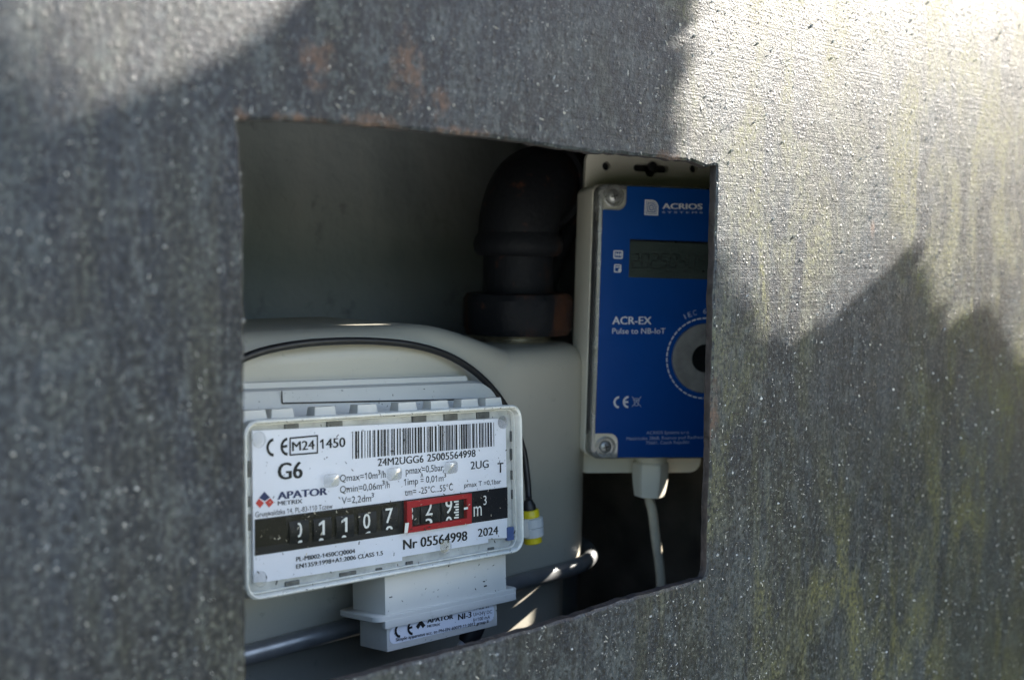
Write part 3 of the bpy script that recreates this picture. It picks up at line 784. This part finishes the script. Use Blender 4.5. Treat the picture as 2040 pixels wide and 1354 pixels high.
bmesh.ops.triangle_fill(bp, use_beauty=True, use_dissolve=False, edges=edges)
r = bmesh.ops.extrude_face_region(bp, geom=bp.faces[:])
for v in r['geom']:
    if isinstance(v, bmesh.types.BMVert): v.co.y += .004
obj('mounting_plate', bp, M['cream'], pt_, DF, smooth=30)
obj('hole_shade_sheet', box(-W2 + .004, W2 - .004, FY + .0045, FY + .006, H2 + .004, fz1 - .003), M['hole'], pt_, DF)  # dark sheet put in for the shade behind the plate holes
obj('hanger_bolt', lathe([(.0001, FY - .0030), (.0022, FY - .0028), (.0027, FY - .0015), (.0027, FY + .004), (.0001, FY + .004)], 20, 'y'), M['rubber'], pt_, DF @ Matrix.Translation((h2.x + .0002, 0, h2.y + .0006)), smooth=40)
# clear lid: rim round the face plate
lid = obj('clear_lid', rbox(-W2 - .0018, W2 + .0018, -H2 - .0008, H2 + .0008, .0008, .0120, .0040, .0012), M['lid'], pt_, DF, smooth=40)
obj('lid_core', rbox(-W2 + .0005, W2 - .0005, -H2 + .0012, H2 - .0012, .0022, .0122, .003, .0005), M['cream'], lid, DF, smooth=40)
obj('lid_groove', box(-W2 - .0022, -W2 - .0012, .0045, .0052, -H2 + .012, H2 - .016), M['hole'], lid, DF)
obj('lid_groove', box(-W2 - .0022, -W2 - .0012, .0080, .0085, -H2 + .010, H2 - .012), M['hole'], lid, DF)
# face plate with notched corners for the screws
cr = .0112
def notch(cx, cz, sx, sz):
    out = []
    for i in range(7):
        t = R_(90 * i / 6); out.append((cx - sx * (cr * (.62 + .38 * math.sin(t))), cz - sz * (cr * (.62 + .38 * math.cos(t)))))
    return out
fp = [(W2 - cr, H2)]
outl = []
outl += [(-W2 + cr, H2)] + [(-W2 + cr * (.62 + .38 * math.cos(R_(a))), H2 - cr * (.62 + .38 * math.sin(R_(a)))) for a in range(0, 91, 15)] + [(-W2, H2 - cr)]
outl += [(-W2, -H2 + cr)] + [(-W2 + cr * (.62 + .38 * math.sin(R_(a))), -H2 + cr * (.62 + .38 * math.cos(R_(a)))) for a in range(0, 91, 15)] + [(-W2 + cr, -H2)]
outl += [(W2 - cr, -H2)] + [(W2 - cr * (.62 + .38 * math.cos(R_(a))), -H2 + cr * (.62 + .38 * math.sin(R_(a)))) for a in range(0, 91, 15)] + [(W2, -H2 + cr)]
outl += [(W2, H2 - cr)] + [(W2 - cr * (.62 + .38 * math.sin(R_(a))), H2 - cr * (.62 + .38 * math.cos(R_(a)))) for a in range(0, 91, 15)] + [(W2 - cr, H2)]
face = obj('face_plate', poly(outl, 0, .0009), M['blue'], pt_, DF)
for sx in (-1, 1):
    for sz in (-1, 1):
        c0 = Vector((sx * (W2 - .0052), .0, sz * (H2 - .0048)))
        wl_ = obj('screw_well', lathe([(.0050, .0012), (.0050, .0004), (.0043, .0002), (.0040, .0006), (.0038, .0020), (.0001, .0020)], 24, 'y'), M['lid'], pt_, DF @ Matrix.Translation(c0), smooth=40)
        sc = obj('screw', lathe([(.0030, .0019), (.0030, .0008), (.0026, .0002), (.0016, -.0002), (.0001, -.0003)], 20, 'y'), M['steel'], pt_, DF @ Matrix.Translation(c0), smooth=50)
        b = box(-.0016, .0016, -.0006, .0004, -.0003, .0003); box(-.0003, .0003, -.00061, .0004, -.0016, .0016, bm=b)
        obj('cross_recess', b, M['hole'], sc, DF @ Matrix.Translation(c0) @ Matrix.Rotation(R_(25 + 40 * sx), 4, 'Y'))
DI = -.00015
def D6(x, y): return on(DFi, *c6(x, y), 0)
def D7(x, y): return on(DFi, *c7(x, y), 0)
def TD(s, a, bq, cap, cv, mat='print', bold=0.0, y=DI):
    p0, p1 = cv(*a), cv(*bq); h = (cv(a[0], a[1] - cap) - p0).length
    return letter('lettering', s, p0, p1, h, y, M[mat], face, DF, bold)
TD('ACRIOS', (942, 380), (1483, 386), 74, D6, bold=.03)
TD('S Y S T E M S', (938, 437), (1486, 442), 24, D6, 'dimprint', .03)
# spiral emblem: nested quarter-round squares
b = bmesh.new(); o0, o1 = D6(700, 463), D6(893, 262); sw = o1.x - o0.x; sh_ = o1.y - o0.y
for k in range(4):
    i = k * sw * .135; x0, x1, z0, z1 = o0.x + i, o1.x - i, o0.y + i, o1.y - i; wdt = sw * (.095 if k == 0 else .07); rq = (x1 - x0) * .5
    bar(b, (x0 + wdt / 2, z0), (x0 + wdt / 2, z1), wdt, DI); bar(b, (x0 + wdt, z0 + wdt / 2), (x1, z0 + wdt / 2), wdt, DI)
    bar(b, (x1 - wdt / 2, z0 + wdt), (x1 - wdt / 2, z1 - rq), wdt, DI); bar(b, (x0 + wdt, z1 - wdt / 2), (x1 - rq, z1 - wdt / 2), wdt, DI)
    arcs('', x1 - rq, z1 - rq, rq, wdt, 0, 90, DI, None, None, None, 1, b, 8)
obj('emblem', b, M['print'], face, DF)
# icons
b = bmesh.new(); a, c = D6(290, 1042), D6(404, 950); wdt = .0006
for p, q in (((a.x, a.y), (c.x, a.y)), ((c.x, a.y), (c.x, c.y)), ((c.x, c.y), (a.x, c.y)), ((a.x, c.y), (a.x, a.y))): bar(b, p, q, wdt, DI)
for k in range(3): bar(b, (a.x + .0010 + k * .0011, a.y + .0008), (a.x + .0010 + k * .0011, c.y - .0008), .0005, DI)
bar(b, (a.x + .0008, (a.y + c.y) / 2), (c.x - .0008, (a.y + c.y) / 2), .0004, DI - .00002)
obj('icon', b, M['print'], face, DF)
b = bmesh.new(); a, c = D6(297, 1228), D6(382, 1135)
for p, q in (((a.x, a.y), (c.x, a.y)), ((c.x, a.y), (c.x, c.y)), ((c.x, c.y), (a.x, c.y)), ((a.x, c.y), (a.x, a.y)), ((a.x, c.y - .001), (c.x, c.y - .001))): bar(b, p, q, .0005, DI)
p = D6(370, 1205); poly(circ(p.x, p.y, .0008), DI - .00003, bm=b)
obj('icon', b, M['print'], face, DF)
# display
a, c = D6(488, 1302), D6(1700, 830)
lcd = obj('display', poly([(a.x, a.y), (c.x, a.y), (c.x, c.y), (a.x, c.y)], DI), M['lcd'], pt_, DF)
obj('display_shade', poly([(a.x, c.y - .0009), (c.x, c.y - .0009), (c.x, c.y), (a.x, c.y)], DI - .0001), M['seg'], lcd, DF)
SEG = {'0': 'abcdef', '2': 'abged', '5': 'afgcd', '4': 'fgbc'}
dz = D6(600, 985).y - D6(600, 1175).y
for k, ch in enumerate('20250404'):
    p = D6(532 + k * 126, 1175); dwid = (D6(615, 1175) - D6(532, 1175)).length; b = bmesh.new(); hh = dz / 2; sk = dz * .10
    P = {'bl': (0, 0), 'br': (dwid, 0), 'ml': (sk / 2, hh), 'mr': (dwid + sk / 2, hh), 'tl': (sk, dz), 'tr': (dwid + sk, dz)}
    E = dict(a=('tl', 'tr'), b=('tr', 'mr'), c=('mr', 'br'), d=('bl', 'br'), e=('ml', 'bl'), f=('tl', 'ml'), g=('ml', 'mr'))
    for sname in SEG[ch]:
        q0, q1 = (Vector(P[e]) for e in E[sname]); s0 = q0.lerp(q1, .1); s1 = q0.lerp(q1, .9); bar(b, p + s0, p + s1, .00045, DI - .00008)
    obj('digit', b, M['seg'], lcd, DF)
for x in (1005, 1250, 1495):
    p = D6(x, 1222); obj('display_mark', poly(circ(p.x, p.y, .0005, 8), DI - .00008), M['seg'], lcd, DF)
TD('ACR-EX', (153, 254), (455, 254), 58, D7, bold=.02); TD('Pulse to NB-IoT', (153, 327), (562, 326), 42, D7)
TD('ACRIOS Systems s.r.o.', (416, 1101), (750, 1095), 24, D7, 'dimprint'); TD('Meziricska 2868, Roznov pod Radhostem', (263, 1146), (902, 1132), 24, D7, 'dimprint'); TD('75661, Czech Republic', (413, 1179), (748, 1171), 24, D7, 'dimprint')
ce_mark(D7(208, 854), D7(280, 852), (D7(208, 808) - D7(208, 902)).length, DI, M['print'], face, DF, 1.0, .17)
b = bmesh.new()
for p, q in (((312, 838), (365, 838)), ((320, 838), (328, 880)), ((358, 838), (350, 880)), ((328, 880), (350, 880)), ((305, 812), (375, 888)), ((375, 812), (305, 888)), ((325, 825), (355, 825))): bar(b, D7(*p), D7(*q), .0003, DI)
obj('bin_symbol', b, M['dimprint'], face, DF)
# optical port
oc = D7(868, 516); orad = (D7(400, 246) - D7(400, 787)).length / 2
port = obj('optical_port', lathe([(orad, .0), (orad, -.0006), (orad * .985, -.0011), (orad * .42, -.0011), (orad * .40, -.0008), (orad * .40, .0)], 56, 'y', cap=False), M['steel'], pt_, DF @ Matrix.Translation((oc.x, 0, oc.y)), smooth=40)
obj('port_lens', lathe([(orad * .40, -.0004), (.0001, -.00045)], 32, 'y'), M['seg'], port, DF @ Matrix.Translation((oc.x, 0, oc.y)))
rd = (D7(400, 201) - D7(400, 832)).length / 2
b = bmesh.new()
for k in range(44): arcs('', oc.x, oc.y, rd, .0006, k * 360 / 44, k * 360 / 44 + 6.2, DI, None, None, None, 1, b, 3)
obj('dashed_circle', b, M['print'], face, DF)
for k, ch in enumerate('IEC 62056-21'):
    if ch == ' ': continue
    a = R_(119 - k * 6.6); rt = rd + .0018; wd_ = .0005 if ch in 'I1' else .0017
    c0 = Vector((oc.x + rt * math.cos(a), oc.y + rt * math.sin(a))); tg = Vector((math.sin(a), -math.cos(a)))
    letter('lettering', ch, c0 - tg * wd_ / 2, c0 + tg * wd_ / 2, .0024, DI, M['dimprint'], face, DF)
# cable gland
gu = on(DFi, 1296, 925, .0245)
GF = DF @ Matrix.Translation((gu.x, .0245, -H2 - .001))
gl = obj('cable_gland', lathe([(.0080, .001), (.0080, -.004), (.0070, -.0045), (.0070, -.0055)], 24), M['cream'], pt_, GF, smooth=35)
gz0 = on(DFi, 1297, 980, .0245).y + H2
loops = []
for z, k in ((-.0050, .92), (-.0058, 1), (gz0 * .55, 1), (gz0 * .72, .97), (gz0 - .0008, .84), (gz0, .6)):
    loops.append([((.0088 * k * (.9 * math.cos(math.pi / 6) / math.cos(((a + .3) % (math.pi / 3)) - math.pi / 6) + .12)) * math.cos(a), (.0088 * k * (.9 * math.cos(math.pi / 6) / math.cos(((a + .3) % (math.pi / 3)) - math.pi / 6) + .12)) * math.sin(a), z) for a in [2 * math.pi * i / 48 for i in range(48)]])
obj('gland_nut', loft(loops), M['cream'], gl, GF, smooth=35)
cw = [GF @ Vector((0, 0, gz0 + .004)), GF @ Vector((0, 0, gz0 - .002))] + [on3(DFi, DF, u, v, .0245) for u, v in ((1300, 1020), (1306, 1070), (1313, 1120), (1317, 1170), (1318, 1240), (1312, 1330))]
tag(obj('transmitter_cable', tube(spline(cw), .0022, 12), M['cablewhite'], smooth=60), 'ivory cable hanging below the blue pulse transmitter', 'cable')

# ------------------------------------------------------------------ dry debris on meter and sensor
def scat(n, fn, mat='speck', smin=.0002, smax=.0013):
    out = []
    for _ in range(n):
        p, nr = fn(); s = smin * (smax / smin) ** (random.random() ** 2.2); out.append((p, nr, s, s * random.uniform(.18, .45), s * .15))
    return out
mn = MF.to_3x3() @ Vector((0, -1, 0)); kn = Vector((0, -1, 0)); up = MF.to_3x3() @ Vector((0, 0, 1))
sp = scat(330, lambda: (MF @ Vector((random.uniform(-.058, .058), .0011, random.uniform(-HB, HB) * .95)), mn), smax=.0014)
sp += scat(90, lambda: (MF @ Vector((random.uniform(-.06, .06), -.0001, random.choice((-1, 1)) * (HB - .001) + random.uniform(-.0005, .0005))), mn), smax=.0008)
sp += scat(45, lambda: (MF @ Vector((random.uniform(ux0, ux1), SY - .0001, random.uniform(uz0, uz1))), mn), smax=.0016)
sp += scat(45, lambda: (MF @ Vector((random.uniform(lx0, lx1), SY + .0001, random.uniform(lz0, uz0 - .003))), mn), smax=.0008)
sp += scat(80, lambda: (MF @ Vector((random.uniform(-.06, .06), random.uniform(.009, .016), HB - .0014)), up), smax=.0012)
sp += scat(60, lambda: (MF @ Vector((random.uniform(-.07, .06), .0164, random.uniform(.026, .034))), mn), smax=.0009)
sp += scat(90, lambda: (KF @ Vector((random.uniform(-.08, .06), CY0 - .0041, random.uniform(.005, .037))), kn), smax=.0011)
sp += scat(90, lambda: (KF @ Vector((random.uniform(-.08, .09), CY0 + .0099, random.uniform(-.12, -.056))), kn), smax=.0012)
g = crumbs('dry_debris', sp, M['speck'], 'dark dry specks of debris scattered over the meter and sensor'); g['category'] = 'debris'
sp = scat(140, lambda: (MF @ Vector((random.uniform(-.056, .058), .00095, random.uniform(-.020, .004))), mn), smax=.0011)
sp = [(p, n, a, c, h) for p, n, a, c, h in sp]
g = crumbs('pale_debris', sp, M['cablewhite'], 'pale dry husks scattered over the black counter band'); g['category'] = 'debris'

# ------------------------------------------------------------------ unseen shrub added to shade the door, foliage cut to the shadow outline
LIT_L = [(-40, -700), (-30, 20), (60, 120), (130, 180), (230, 190), (330, 160), (450, 95), (520, 45), (590, 0), (1100, -400), (1200, -700)]
LIT_R = [(1470, -900), (1385, 0), (1362, 150), (1345, 290), (1350, 420), (1405, 520), (1440, 485), (1480, 590), (1530, 680), (1600, 668), (1700, 590), (1800, 488), (1822, 470), (1850, 560), (1885, 648), (1925, 628), (1960, 590), (2000, 680), (2060, 740), (2200, 800), (2300, 600), (2300, -900)]
def inpoly(P, x, z):
    c = False; j = len(P) - 1
    for i in range(len(P)):
        a, d = P[i], P[j]
        if (a[1] > z) != (d[1] > z) and x < (d[0] - a[0]) * (z - a[1]) / (d[1] - a[1]) + a[0]: c = not c
        j = i
    return c
PL = [(p.x, p.z) for p in (at_y(*q) for q in LIT_L)]; PR = [(p.x, p.z) for p in (at_y(*q) for q in LIT_R)]
sh = empty('shade_caster_shrub', Matrix.Translation((.62, -.14, -1.05)), 'added shrub out of view, its foliage shaped to cast the shade on the door', 'shrub')
V, F = [], []
sx_ = SUN.cross(Vector((0, 0, 1))).normalized(); sz_ = sx_.cross(SUN).normalized()
rl = random.Random(11); cnt = 0
while cnt < 60000:
    x, z = rl.uniform(-.34, .382), rl.uniform(-.42, .30)
    p = Vector((x, 0, z)); t = max(.42, (.40 - x) / SUN.x) + rl.uniform(0, .10); ln = rl.uniform(.006, .011); wd = ln * .45
    ang = rl.gauss(1.57, .5); d = sx_ * math.cos(ang) + sz_ * math.sin(ang); d = (d + SUN * rl.uniform(-.5, .5)).normalized(); s = d.cross(SUN).normalized()
    c = p + SUN * t
    ok = True
    for k in (0, .35, .7, 1.0):
        q = c + d * (ln * k); tt = q.y / SUN.y; q = q - SUN * tt
        m = .0
        if inpoly(PL, q.x, q.z) or inpoly(PR, q.x, q.z): ok = False; break
    if not ok: continue
    k = len(V); V += [c, c + d * ln * .4 + s * wd * .5 + SUN * .001, c + d * ln, c + d * ln * .4 - s * wd * .5 + SUN * .001]; F += [(k, k + 1, k + 2), (k, k + 2, k + 3)]; cnt += 1
o = obj('foliage', (V, [], F), M['leaf'], sh, Matrix.Identity(4)); o['kind'] = 'stuff'
for i in range(5):
    q = Vector((-.25 + .13 * i, 0, -.25)) + SUN * .78
    top = q + Vector((rl.uniform(-.02, .02), 0, .12))
    foot = Vector((.62 + .05 * (i - 2), -.14, -1.06))
    obj('stem', tube(spline([foot, foot.lerp(q, .5) + Vector((0, .01, .03)), q, top], 5), .006, 8, rad=None), M['bark'], sh, Matrix.Identity(4), smooth=60)
